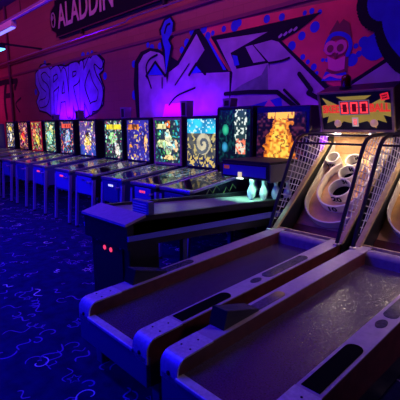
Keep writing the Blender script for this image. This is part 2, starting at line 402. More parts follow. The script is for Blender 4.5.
# the violet six-letter tag SPARKS
bg = [(36, 74), (41, 66), (50, 65), (54, 68), (60, 66), (66, 67), (72, 64), (79, 63), (83, 61), (90, 56), (97, 54), (104, 61), (103, 70), (99, 74), (104, 88), (103, 104), (97, 111), (86, 117), (70, 120), (56, 119), (47, 112), (40, 110), (37, 102), (40, 93), (36, 84)]
Paint().poly(bg, 1).stroke(bg + bg[:1], .10, 1, curve=False).build('graffiti_outline', P_black)
Paint().poly(bg, 2).build('graffiti_fill', P_spk)
LET = {'S': [[(50, 73), (45, 68), (40, 73), (42, 83), (48, 90), (47, 101), (41, 104)]],
       'P': [[(53, 114), (52, 74)], [(52, 73), (58, 70), (60, 80), (53, 88)]],
       'A': [[(58, 116), (64, 72), (69, 114)], [(61, 98), (67, 97)]],
       'R': [[(72, 115), (71, 69)], [(71, 68), (78, 67), (78, 78), (72, 86), (78, 114)]],
       'K': [[(83, 114), (82, 65)], [(90, 62), (83, 86), (91, 111)]],
       'Z': [[(101, 64), (95, 59), (92, 66), (95, 78), (101, 90), (99, 104), (93, 107)]]}
for k, (key, strokes) in enumerate(LET.items()):
    q = Paint()
    for s_ in strokes: q.stroke(s_, .25, 3)
    q.build('graffiti_letter_outline', P_black)
for k, (key, strokes) in enumerate(LET.items()):
    q = Paint()
    for s_ in strokes: q.stroke(s_, .19, 4)
    q.build('graffiti_letter', P_spk)
q = Paint()
for (x, y, r) in [(83, 56, .09), (88, 55, .07), (92, 53, .06), (55, 66, .06), (45, 63, .07), (64, 66, .06), (100, 57, .06), (37, 80, .08), (36, 92, .09), (105, 76, .08)]: q.disc((x, y), r, 0, trace=True)
q.build('graffiti_speckle', P_blue)
q = Paint(); q.stroke([(-2, 84), (6, 82), (17, 81), (15, 88)], .17, 1, curve=False).stroke([(6, 83), (5, 100), (7, 118)], .20, 1).stroke([(6, 96), (13, 95)], .16, 1).stroke([(20, 112), (16, 104), (21, 98)], .06, 1); q.build('graffiti_black_letter', P_black)

# ------------------------------------------------------------------ sign, conduits, ceiling lamp
M_sign = mat('sign_black', (0.008, 0.008, 0.02), 0.9, spec=0.1); M_sgrey = mat('sign_lettering', (0.55, 0.52, 0.52), 0.6)
sx0, sz0 = wp(57, 37.6, 4.62); sxe = -3.6; sz1 = sz0 + 0.86
t = thing('wall_sign', ((sx0 + sxe) / 2, 4.62, sz0), 'long black sign with pale capitals ALADDIN high on the wall', 'sign')
ox = (sx0 + sxe) / 2
pl = [(-0.02, 0), (sxe - sx0, 0), (sxe - sx0, .86), (-0.02, .86), (-.02, .76), (-.26, .66), (-.34, .43), (-.26, .2), (-.02, .1)]
MB().prism([(sx0 - ox + a_, b_) for a_, b_ in pl], 0.0, 0.07, 'y').build('board', M_sign, t)
fr = MB(); pp = [(sx0 - ox + a_, b_) for a_, b_ in pl]
for i in range(len(pp)):
    A, B = pp[i], pp[(i + 1) % len(pp)]; fr.tube([(A[0], -.004, A[1]), (B[0], -.004, B[1])], .012, 6)
fr.build('border', M_trim, t)
lx0 = wp(58, 27, 4.61)[0]; lx1 = wp(113, 2, 4.61)[0]
to = text_obj('ALADDIN', 0.74, M_sgrey, 'lettering', t, frame(((lx0 + lx1) / 2 - ox, -.006, .42), (1, 0, 0), (0, 0, 1)), 0.004, 1.0, bold=.012)
bx = [v.co.x for v in to.data.vertices]; bs = (lx1 - lx0) / (max(bx) - min(bx)); cx_ = (max(bx) + min(bx)) / 2
for v in to.data.vertices: v.co.x = (lx0 + lx1) / 2 - ox + (v.co.x - cx_) * bs
orn = MB(); ocx = sx0 - ox - .14
orn.tube([(ocx + .10 * math.cos(k * PI / 8), -.006, .43 + .17 * math.sin(k * PI / 8)) for k in range(17)], .014, 5)
orn.tube([(ocx - .05, -.006, .43), (ocx, -.006, .52), (ocx + .05, -.006, .43), (ocx, -.006, .34), (ocx - .05, -.006, .43)], .012, 5)
orn.build('ornament', M_sgrey, t)
for x in (1.2, 4.2): MB().box(sx0 - ox + x, sx0 - ox + x + .06, .0, .07, -.1, .0).build('bracket', M_blackm, t)

cd = MB(); cd.tube([(XL + .05, 4.595, 3.655), (-6.9, 4.595, 3.655), (-6.8, 4.595, 3.70), (-4.9, 4.595, 3.70), (-4.8, 4.595, 3.655), (3.9, 4.595, 3.655)], .016, 8)
tag(cd.build('conduit', M_steel, None, True), 'thin metal conduit running the length of the painted wall above the mural', 'pipe')
vx = wp(8, 60, 4.64)[0]
vc = MB().tube([(vx, 4.658, 0.0), (vx, 4.658, ZC)], .04, 8)
tag(vc.build('standpipe', M_trim, None, True), 'dark vertical pipe against the red wall at the far left', 'pipe')

def pt(px, py, y): x, z = wp(px, py, y); return Vector((x, y, z))
ra = pt(0, 27, 3.4)
t = thing('cable_tray', (-7, 3.4, ra.z), 'long dark overhead tray with blue lit edge crossing the upper left corner', 'tray')
MB().box(-9.5, 9.5, -.05, .05, 0, .05).build('channel', M_blued, t)
MB().box(-9.5, 9.5, -.055, .0, -.012, 0).build('edge', M_white, t)  # white strip added to make the tray's lower edge look lit
hg = MB()
for x in (-8, -5, -2, 1, 4, 7): hg.tube([(x, 0, .05), (x, 0, ZC - ra.z)], .008, 6)
hg.build('hanger', M_blackm, t)
la = pt(0, 29, 3.35)
t = thing('strip_light', (la.x, 3.4, ra.z), 'short blue strip lamp hanging under the overhead tray at far left', 'lamp')
MB().box(-.75, .75, -.06, .06, -.14, -.013, .01).build('housing', M_white, t)
MB().box(-.7, .7, -.045, .045, -.165, -.14, .008).build('tube', mat('blue_tube', (.3, .3, .8), .3, emit=(.25, .22, 1), estr=1.4), t)
lb = pt(-1, 49, 3.6)
t = thing('flood_lamp', (lb.x, lb.y, lb.z), 'small cyan flood lamp on the wall at the left edge', 'lamp')
MB().box(-.2, .2, -.1, .1, 0, .12, .02).build('housing', M_blackm, t)
MB().box(-.19, .19, -.09, .09, -.03, 0, .01).build('lens', mat('cyan_lens', (.2, .6, .9), .3, emit=(.1, .5, 1), estr=4), t)
MB().box(-.03, .03, .06, 1.1, .12, .16).build('arm', M_blackm, t)
# ceiling beams; the red washes are bare lights with no fixture
for k, y in enumerate((0.8, 2.6)):
    struct(MB().box(XL, XR, y, y + .2, ZC - .22, ZC).build('trim_%d' % (3 + k), M_ceil))

# ------------------------------------------------------------------ skee ball alleys
def make_skee(label):
    t = thing('skee_ball_alley', (0, 1.15, 0), label, 'skee ball machine', 'skee ball alleys side by side')
    W = .3875; RW = .13; SL = .045; YE = 2.26                       # half width, rail width, rail slope, rail end
    rz = lambda y: .5 + SL * y
    lz = lambda y: .405 + .035 * y
    # body under the lane
    MB().prism([(.03, .21), (.03, .385), (YE, .46), (YE, .17), (.6, .15)], -W + .006, W - .006).build('body', M_black, t)
    fp = MB().box(-W + .002, W - .002, 0, .03, .215, .40, .006).build('front_panel', M_blued, t)
    MB().box(-.265, .262, -.012, .05, .388, .412, .008).build('lane_edge_trim', M_cap, t)
    MB().prism([(.02, lz(0.02)), (2.16, lz(2.16)), (2.16, lz(2.16) - .03), (.02, lz(.02) - .03)], -.262, .262).build('lane', M_lane, t)
    for sx in (-1, 1):
        for y in (.14, 2.0):
            MB().box(sx * .33 - .035, sx * .33 + .035, y - .04, y + .04, 0, .22, .005).build('leg', M_blued, t)
    for sx in (-1, 1):
        x0, x1 = (-W, -W + RW) if sx < 0 else (W - RW, W)
        r = MB().prism([(.012, .37), (.012, .46), (.05, rz(.05) - .008), (YE, rz(YE) - .008), (YE, .30), (.012, .30)], x0 + .004, x1 - .004).build('rail', M_wood, t)
        def strip(a, b, th=.008):
            o_ = []
            for k in range(7):
                an = PI / 2 * k / 6; o_.append((.07 - .07 * math.sin(an), rz(.07) - .07 + .07 * math.cos(an)))
            o_ = [(0, .36)] + o_[::-1]
            if a > 0: o_ = [(a, rz(a))]
            out = o_ + [(b, rz(b))]
            inn = [(y_ + (th if y_ < .07 else 0), z_ - (th if y_ >= .04 else th * .3)) for y_, z_ in out]
            return out + inn[::-1]
        MB().prism(strip(.26, YE), x0, x1).build('rail_top', M_lam, r)
        cap = MB().prism(strip(0, .262, .010), x0 - .003, x1 + .003).build('end_cap', M_cap, r, True)
        bo = MB()
        for (bx_, by_) in ((x0 + .03, .12), (x1 - .03, .12), ((x0 + x1) / 2, .21)):
            bo.lathe([(.006, 0), (.006, .002), (.003, .004)], (bx_, by_, rz(by_)), 10)
        bo.lathe([(.012, 0), (.012, .006), (.006, .01)], n=10, M=frame(((x0 + x1) / 2, 0, .41), (1, 0, 0), (0, 0, 1)))
        bo.build('bolt', M_blackm, r)
        def plate(y0, y1, wd, m, name, rnd=True, cx=0.0, h=.004):
            xc = (x0 + x1) / 2 + cx; o_ = []
            rr = wd / 2
            if rnd == 'oval':
                o_ = [(xc + wd / 2 * math.cos(2 * PI * k / 24), (y0 + y1) / 2 + (y1 - y0) / 2 * math.sin(2 * PI * k / 24)) for k in range(24)]
            else:
                for k in range(9): o_.append((xc + rr * math.cos(PI * k / 8), y1 - rr + rr * math.sin(PI * k / 8)))
                if rnd == 'both':
                    for k in range(9): o_.append((xc - rr * math.cos(PI * k / 8), y0 + rr - rr * math.sin(PI * k / 8)))
                else: o_ += [(xc - rr, y0), (xc + rr, y0)]
            q = MB(); A = [q.bm.verts.new((a_, b_, rz(b_) + h)) for a_, b_ in o_]; B = [q.bm.verts.new((a_, b_, rz(b_) - .002)) for a_, b_ in o_]
            q.bm.faces.new(A); n = len(A)
            for i in range(n): q.bm.faces.new((A[i], B[i], B[(i + 1) % n], A[(i + 1) % n]))
            return q.build(name, m, r)
        if sx > 0:
            plate(.28, .74, .092, M_slot, 'ball_return_slot')
            plate(.98, 1.09, .06, M_win, 'button', 'oval')
            plate(1.13, 1.70, .085, M_win, 'score_window', 'both')
        else:
            plate(.68, 1.0, .075, M_win, 'score_window', 'both')
    # wedge shaped coin box on the left rail
    y0, y1 = .37, .69
    cb = MB().prism([(y0, rz(y0) - .0), (y0 + .03, rz(y0) + .105), (y1, rz(y1) + .012), (y1, rz(y1) - .0)], -W - .012, -W + .105).build('coin_box', M_black, t)
    MB().prism([(y0 + .032, rz(y0) + .1065), (y1 - .02, rz(y1) + .018), (y1 - .02, rz(y1) + .015), (y0 + .032, rz(y0) + .1035)], -W - .004, -W + .097).build('lid', M_win, cb)
    # hop at the end of the lane
    hp = []
    yh = 2.14
    hp += [(yh, lz(yh) - .02), (yh, lz(yh) + .07)]
    for k in range(9):
        an = PI - PI * k / 8; hp.append((yh + .055 + .055 * math.cos(an), lz(yh) + .075 + .045 * math.sin(an)))
    hp += [(yh + .11, lz(yh) - .02)]
    MB().prism(hp, -.2615, .2615).build('ball_hop', M_pad, t, True)
    MB().box(-W + .025, W - .025, 2.275, 2.30, .40, .605, .004).build('lane_end_trim', M_tan, t)
    # target cabinet
    for sx in (-1, 1):
        sp_ = MB().prism([(2.2, .12), (2.2, .585), (2.25, .60), (3.26, 1.46), (3.26, 1.60), (3.46, 1.60), (3.46, .12)], sx * (W - .022), sx * W).build('side_panel', M_black, t)
        MB().prism([(2.20, .585), (2.215, .605), (3.26, 1.485), (3.275, 1.465), (2.25, .595)], sx * (W - .045), sx * (W + .004)).build('edge_trim', M_tan, sp_)
    MB().box(-W + .02, W - .02, 3.40, 3.46, .12, 1.62).build('back_panel', M_black, t)
    MB().box(-W + .024, W - .024, 3.37, 3.398, 1.25, 1.60).build('upper_board', M_board, t)
    # the sloping board, its own axes: u across, v up the slope, n out of it
    F_ = frame((0, 2.491, .599), (1, 0, 0), (0, .7071, .7071))         # n = u x v = (0,-.7,.7)
    D = -.10
    MB().box(-W + .024, W - .024, -.22, 1.27, D - .02, D, M=F_).build('target_board', M_board, t)
    MB().box(-W + .024, W - .024, -.24, .07, D, D + .02, M=F_).build('board_skirt', M_wood, t)
    def wallstrip(path, h0, h1, th, m, name, parent, closed=False):
        q = MB(); n = len(path); rows = []
        for i, p_ in enumerate(path):
            if closed: a_, b_ = path[(i - 1) % n], path[(i + 1) % n]
            else: a_, b_ = path[max(i - 1, 0)], path[min(i + 1, n - 1)]
            d_ = Vector((b_[0] - a_[0], b_[1] - a_[1])).normalized(); nn = Vector((-d_.y, d_.x)) * th / 2
            P_ = Vector(p_)
            rows.append([q.bm.verts.new(F_ @ Vector((c_.x, c_.y, z_))) for c_, z_ in ((P_ + nn, h0), (P_ + nn, h1), (P_ - nn, h1), (P_ - nn, h0))])
        rg = range(n) if closed else range(n - 1)
        for i in rg:
            A, B = rows[i], rows[(i + 1) % n]
            for k in range(4): q.bm.faces.new((A[k], B[k], B[(k + 1) % 4], A[(k + 1) % 4]))
        if not closed: q.bm.faces.new(rows[0][::-1]); q.bm.faces.new(rows[-1])
        return q.build(name, m, parent, True)
    def U(r, cv, top, n=20, sq=1.0):
        o_ = [(-r, top)]
        for k in range(n + 1):
            an = PI + PI * k / n; o_.append((r * math.cos(an), cv + r * math.sin(an) * sq))
        return o_ + [(r, top)]
    wallstrip(U(.345, .45, 1.24), D, .0, .014, M_cream, 'target_rim', t)
    wallstrip(U(.25, .56, .72), D, .01, .016, M_cream, 'ten_ring', t)
    ar = [(-.25, .72), (-.21, .84), (-.13, .92)]
    wallstrip(ar, D, .0, .014, M_cream, 'ring_wing', t); wallstrip([(-a_, b_) for a_, b_ in ar], D, .0, .014, M_cream, 'ring_wing', t)
    rings = [('twenty_ring', 0.0, .555, .118, .02), ('forty_ring', .0, .77, .092, .03), ('fifty_ring', 0.0, .95, .082, .03), ('hundred_ring', -.255, .97, .075, .03), ('hundred_ring', .255, .97, .075, .03)]
    nsz = {'twenty_ring': .10, 'forty_ring': .08, 'fifty_ring': .075, 'hundred_ring': .062}
    nums = {'twenty_ring': '20', 'forty_ring': '40', 'fifty_ring': '50', 'hundred_ring': '100'}
    def num(txt, size, u, v, h, parent, r=None):
        # printed on the outside of the ring wall, low side: faces down the slope
        M_ = F_ @ frame((u, v, h), (1, 0, 0), (0, 0, 1))
        return text_obj(txt, size, M_ink, 'number', parent, M_, .0008, 1.15, bold=.004)
    for nm, u, v, r, hh in rings:
        ro = wallstrip([(u + r * math.cos(2 * PI * k / 28), v + r * math.sin(2 * PI * k / 28)) for k in range(28)], D, hh, .012, M_cream, nm, t, True)
        MB().lathe([(r - .007, D + .001), (r - .007, D + .004)], n=24, M=F_ @ Matrix.Translation((u, v, 0))).build('hole', M_slot, ro)
        if nm in ('forty_ring', 'fifty_ring'): text_obj(nums[nm], .085, M_ink, 'number', ro, F_ @ frame((u, v + r - .009, -.032), (1, 0, 0), (0, 0, 1)), .0008, 1.15, bold=.004)
        else: num(nums[nm], nsz[nm], u, v - r - .008, D + .062 if r > .1 else D + .075, ro)
        if nm == 'twenty_ring': text_obj('30', .095, M_ink, 'number', ro, F_ @ frame((u + .01, v + r - .009, -.022), (1, 0, 0), (0, 0, 1)), .0008, 1.15, bold=.004)
    text_obj('10', .10, M_ink, 'number', bpy.data.objects[t.children[-1].name], F_ @ frame((0, .56 - .25 - .0095, D + .06), (1, 0, 0), (0, 0, 1)), .0008, 1.15, bold=.004)
    # cage frame: bent tubes
    def bow(x): return [(x, 2.13, .59), (x, 2.23, .82), (x, 2.40, 1.17), (x, 2.515, 1.42), (x, 2.555, 1.49), (x, 2.61, 1.535), (x, 2.70, 1.565), (x, 3.05, 1.58), (x, 3.30, 1.585)]
    XB = W - .012
    for sx in (-1, 1):
        MB().tube(bow(sx * XB), .019, 8).build('cage_post', M_post, t, True)
        MB().lathe([(.03, 0), (.03, .012), (.018, .02)], (sx * XB, 2.13, rz(2.13)), 12).build('post_foot', M_steel, t, True)
    MB().tube([(-XB, 2.55, 1.485), (XB, 2.55, 1.485)], .010, 8).build('cage_crossbar', M_blackm, t, True)
    MB().tube([(-XB, 2.78, 1.567), (XB, 2.78, 1.567)], .009, 8).build('cage_crossbar', M_blackm, t, True)
    # nets: square mesh of cord on both sides and the roof
    poly = [(2.17, .64), (2.40, 1.17), (2.515, 1.42), (2.565, 1.50), (2.70, 1.56), (3.26, 1.575), (3.26, 1.47)]
    def clip(p0, d):
        ts = []
        for i in range(len(poly)):
            a_, b_ = Vector(poly[i]), Vector(poly[(i + 1) % len(poly)]); e_ = b_ - a_
            den = d.x * e_.y - d.y * e_.x
            if abs(den) < 1e-9: continue
            w_ = a_ - p0; tt = (w_.x * e_.y - w_.y * e_.x) / den; ss = (w_.x * d.y - w_.y * d.x) / den
            if 0 <= ss <= 1: ts.append(tt)
        return (min(ts), max(ts)) if len(ts) >= 2 else None
    for sx in (-1, 1):
        q = MB(); dirs = [Vector((math.cos(a_), math.sin(a_))) for a_ in (math.radians(66), math.radians(-14))]
        for d_ in dirs:
            nn = Vector((-d_.y, d_.x))
            for k in range(-40, 41):
                p0 = Vector((2.7, 1.2)) + nn * k * .066; c_ = clip(p0, d_)
                if c_ and c_[1] - c_[0] > .02:
                    pts = []
                    for i in range(7):
                        f_ = i / 6; P_ = p0 + d_ * (c_[0] + (c_[1] - c_[0]) * f_)
                        sag = .05 * math.sin(PI * f_) * min(1, (c_[1] - c_[0]))
                        pts.append((sx * (XB - sag * .6), P_.x, P_.y))
                    q.tube(pts, .0048, 4, cap=False)
        q.build('side_net', M_net, t)
    q = MB()
    for k in range(15): x = -XB + 2 * XB * k / 14; q.tube([(x, 2.78, 1.565), (x, 3.02, 1.555), (x, 3.28, 1.58)], .0038, 4, cap=False)
    for k in range(9): y = 2.83 + .052 * k; q.tube([(-XB, y, 1.567), (0, y, 1.553), (XB, y, 1.567)], .0038, 4, cap=False)
    q.build('top_net', M_net, t)
    # header box leaning forward
    HF = frame((.04, 3.09, 1.60), (1, 0, 0), (0, -.16, .46))           # origin at bottom of face; n points to the player
    Hh = .45; HW = .405
    hb = MB().box(-HW, HW, 0, Hh, -.26, 0, .006, M=HF).build('header', M_black, t)
    q = MB()
    q.box(-HW - .004, HW + .004, 0, .022, -.02, .012, M=HF); q.box(-HW - .004, HW + .004, Hh - .022, Hh, -.02, .012, M=HF)
    q.box(-HW - .004, -HW + .022, .022, Hh - .022, -.02, .012, M=HF); q.box(HW - .022, HW + .004, .022, Hh - .022, -.02, .012, M=HF)
    q.build('header_frame', M_tan, hb)
    q = MB()
    for s2 in (-1, 1):
        q.prism([(s2 * a_, b_) for a_, b_ in [(.05, .21), (.16, .29), (.36, .39), (.31, .31), (.375, .30), (.375, .16), (.30, .18), (.33, .10), (.24, .13), (.22, .04), (.13, .12), (.05, .10)]], .001, .003, 'z', M=HF)
    q.prism([(-.05, .10), (.05, .10), (.05, .21), (-.05, .21)], .001, .003, 'z', M=HF)
    q.prism([(-.19, .39), (.19, .39), (.12, .35), (-.12, .35)], .001, .003, 'z', M=HF)
    q.build('flame_print', M_yel, hb)
    M_np = mat('dim_yellow', (.50, .33, .05), .5, emit=(.5, .33, .04), estr=.32)
    for s2 in (-1, 1): MB().prism([(s2 * a_, b_) for a_, b_ in [(.18, .30), (.37, .30), (.37, .215), (.18, .215)]], .003, .0036, 'z', M=HF).build('name_panel', M_np, hb)
    for tx, u in (('SKEE', -.265), ('BALL', .265)):
        o_ = text_obj(tx, .118, M_redp, 'name_lettering', hb, HF @ Matrix.Translation((u, .255, .005)), .001, .80, bold=.004)
    dp = MB().box(-.165, .165, .19, .345, 0, .008, .003, M=HF).build('score_display', mat('display_pale', (.55, .48, .42), .4, emit=(1, .6, .5), estr=.10), hb)
    q = MB()
    for u in (-.105, 0, .105):
        a_, b_, k_ = .040, .060, .015
        for seg in ((-a_, a_, b_ - k_, b_), (-a_, a_, -b_, -b_ + k_), (-a_, -a_ + k_, -b_, -.004), (-a_, -a_ + k_, .004, b_), (a_ - k_, a_, -b_, -.004), (a_ - k_, a_, .004, b_)):
            q.box(u + seg[0] + .002, u + seg[1] + .002, .267 + seg[2], .267 + seg[3], .009, .011, M=HF)
    q.build('digit', M_rdig, dp)
    q = MB()
    for u in (-.105, 0, .105): q.box(u - .046, u + .05, .200, .335, .008, .009, M=HF)
    q.build('digit_window', mat('digit_window_red', (.10, .004, .006), .3, emit=(.5, .01, .02), estr=.12), dp)
    d2 = MB().box(-.035, .035, .06, .16, 0, .006, .002, M=HF).build('ball_display', mat('display_cream', (.8, .7, .5), .4, emit=(1, .8, .5), estr=.3), hb)
    q = MB()
    for seg in ((-.016, .016, .045, .052), (-.016, .016, .018, .025), (-.016, .016, -.008, -.001), (-.016, -.009, -.008, .052), (.009, .016, -.008, .052)):
        q.box(seg[0], seg[1], .09 + seg[2], .09 + seg[3], .0065, .008, M=HF)
    q.build('digit', M_rdig, d2)
    for s2 in (-1, 1):
        q = MB(); q.lathe([(.002, .028), (.025, .022), (.04, .008), (.043, 0)], n=16, M=HF @ Matrix.Translation((s2 * .20, .095, .002)))
        q.build('ball_print', mat('ball_cream', (.8, .55, .35), .4, emit=(1, .5, .3), estr=.25), hb, True)
    st = MB().box(.27, .35, .335, .405, 0, .004, M=Matrix.Identity(4)).bm
    q = MB(); q.box(-.04, .04, -.035, .035, 0, .003, M=HF @ Matrix.Translation((.32, .37, .001)) @ Matrix.Rotation(.2, 4, 'Z')); st.free()
    so = q.build('sticker', mat('red_sticker', (.7, .02, .03), .4, emit=(1, .02, .04), estr=.7), hb)
    q = MB()
    for v in (-.012, .012):
        for k in range(4): q.box(-.026 + k * .014, -.016 + k * .014, v - .008, v + .008, .003, .004, M=HF @ Matrix.Translation((.32, .37, .001)) @ Matrix.Rotation(.2, 4, 'Z'))
    q.build('sticker_marks', M_blackm, so)
    # two lamps on the underside of the header
    for u in (-.2, .2):
        lp = MB().lathe([(.03, 0), (.045, -.02), (.045, -.026)], (u, 3.14, 1.60), 16).build('lamp_shade', M_steel, hb, True)
        MB().lathe([(.032, -.020), (.03, -.032), (.015, -.042)], (u, 3.14, 1.60), 14).build('bulb', M_lampw, lp, True)
    # red beacon on top
    tz = 2.045
    bb = MB().lathe([(.065, 0), (.065, .03), (.06, .035)], (-.10, 3.06, tz), 18).build('beacon', M_blackm, t, True)
    MB().lathe([(.052, .035), (.055, .10), (.048, .14), (.025, .16)], (-.10, 3.06, tz), 18).build('dome', mat('red_dome', (.10, .004, .004), .2), bb, True)
    return t
XSK = (-2.017, -1.115)
sk = make_skee('left of the two skee ball alleys, its pale target rings fully in view')
sk.location.x = XSK[0]
sk2 = copy_tree(sk); sk2.location.x = XSK[1]
sk2['label'] = 'right one of two skee ball alleys, nearest, its target cut off by the frame'
for x in XSK:
    for u in (-.2, .2):
        l = bpy.data.lights.new('header_bulb', 'SPOT'); l.color = (1, .72, .45); l.energy = 3.5; l.spot_size = math.radians(112); l.spot_blend = .5; l.shadow_soft_size = .035
        o_ = bpy.data.objects.new('header_bulb', l); C.objects.link(o_); o_.location = (x + u, 4.285, 1.535)
        o_.rotation_euler = (Vector((x + u * .6, 4.12, .6)) - o_.location).to_track_quat('-Z', 'Y').to_euler()

# ------------------------------------------------------------------ pinball machines
def _h(i, j, k):
    n = (i * 374761393 + j * 668265263 + k * 974711) & 0xffffffff
    n = ((n ^ (n >> 13)) * 1274126177) & 0xffffffff
    return ((n ^ (n >> 16)) & 0xffff) / 65535
def vn(x, y, k=0):
    i, j = math.floor(x), math.floor(y); fx, fy = x - i, y - j
    fx, fy = fx * fx * (3 - 2 * fx), fy * fy * (3 - 2 * fy)
    return (_h(i, j, k) * (1 - fx) + _h(i + 1, j, k) * fx) * (1 - fy) + (_h(i, j + 1, k) * (1 - fx) + _h(i + 1, j + 1, k) * fx) * fy
def mixc(a, b, t): return tuple(p * (1 - t) + q * t for p, q in zip(a, b))
def blob_art(seed, bg, pal, n=60, fig=None, title=None, dots=None):
    r = random.Random(seed); dens = .70 - n * .0016
    lamps = [(r.random(), r.random(), r.choice(pal)) for k in range(14)]
    def fn(u, v):
        n1, n2, n3 = vn(u * 8, v * 9, seed), vn(u * 19, v * 21, seed + 50), vn(u * 4, v * 4.5, seed + 90)
        c = bg(u, v) if callable(bg) else bg
        c = tuple(q * (.4 + 1.2 * n3) for q in c)
        if n2 > dens: c = mixc(c, pal[int(n1 * 2.2 * len(pal)) % len(pal)], min(1, (n2 - dens) * 5) * (.35 + .65 * n3))
        for (x, y, a_, b_, col) in (fig or ()):
            d = 1 - math.hypot((u - x) / a_, (v - y) / b_) + (n1 - .5) * .7 + (n2 - .5) * .5
            if d > 0:
                c = tuple(q * (.45 + .9 * n2) for q in (col if n1 < .62 else mixc(col, pal[int(n3 * 9) % len(pal)], .6)))
                if d < .10 or abs(n2 - .42) < .035: c = tuple(q * .12 for q in c)
        for (x, y, col) in lamps:
            if (u - x) ** 2 + ((v - y) * .9) ** 2 < .0009: c = tuple(min(1, q + .25) for q in col)
        if title and title[0] < u < title[1] and title[2] < v < title[3]:
            e = (u - title[0]) / (title[1] - title[0])
            if vn(u * 24, v * 7, seed + 7) > .32: c = tuple(q * (.7 + .3 * n1) for q in title[4])
            else: c = tuple(q * .15 for q in title[4])
        return c
    return fn
Y, O, R_, G_, CY, WH, BL, PK, DK = (1, .75, .05), (1, .35, .03), (.85, .04, .03), (.1, .7, .15), (.05, .65, .8), (.95, .9, .8), (.04, .06, .7), (.8, .1, .4), (.01, .01, .03)
def spiral(u, v):
    x, y = (u - .56) * 1.0, (v - .48) * 1.2; r_ = math.hypot(x, y); a_ = math.atan2(y, x)
    n1, n2 = vn(u * 9, v * 10, 5), vn(u * 22, v * 24, 6)
    if r_ < .27: return tuple(q * (.6 + .5 * n1) for q in ((.62, .55, .36) if math.sin(a_ + 30 * r_) > -.25 else (.10, .12, .14)))
    if v > .70: return mixc((.01, .10, .30), (.04, .62, .95), max(0, min(1, 1.7 * vn(u * 5, v * 9, 8) - .2))) if n2 < .72 else (.5, .8, .9)
    if v < .20: return (.62, .45, .12) if n2 > .55 else tuple(q * n1 for q in (.03, .05, .20))
    if n2 > .66: return (.50, .40, .14)
    return mixc((.005, .015, .05), (.14, .14, .10), n1)
def fire(u, v):
    x = abs(u - .5); n1, n2 = vn(u * 9, v * 10, 15), vn(u * 20, v * 22, 16)
    edge = .13 + .25 * (1 - v) ** .8 + .16 * (n1 - .5)
    if v > .88 and x < .27: return (1, .50, .06) if vn(u * 26, v * 7, 3) > .35 else (.4, .1, .02)
    if x < edge * .6: return mixc((.60, .12, .005), (1, .62, .07), max(0, min(1, 2.2 * n2 - .4))) if abs(n1 - .5) > .04 else (.25, .09, .02)
    if x < edge: return mixc((.22, .03, .005), (.9, .26, .01), max(0, min(1, 2 * n2 - .4)))
    return mixc((.004, .002, .004), (.12, .02, .05), max(0, n2 * 1.9 - .95))
def dark_green(u, v):
    n1, n2 = vn(u * 9, v * 10, 25), vn(u * 24, v * 26, 26)
    if abs(u - .70) < .20 - .12 * abs(v - .72) and v > .46: return (.70, .78, .70) if n2 > .6 else (.02, .05, .05)
    if abs(u - .70) < .15 and .18 < v <= .46: return (.85, .20, .10) if n2 > .5 else ((.70, .65, .5) if n1 > .5 else (.04, .04, .06))
    d1 = (u - .22) ** 2 + (v - .63) ** 2; d2 = (u - .2) ** 2 + (v - .3) ** 2
    if d1 < .012: return mixc((.04, .55, .28), (.0, .1, .08), d1 / .012)
    if d2 < .010: return mixc((.05, .35, .62), (.0, .06, .1), d2 / .010)
    return mixc((.001, .004, .006), (.004, .07, .06), max(0, 1.8 * n2 - .9))
EL = lambda *a: a
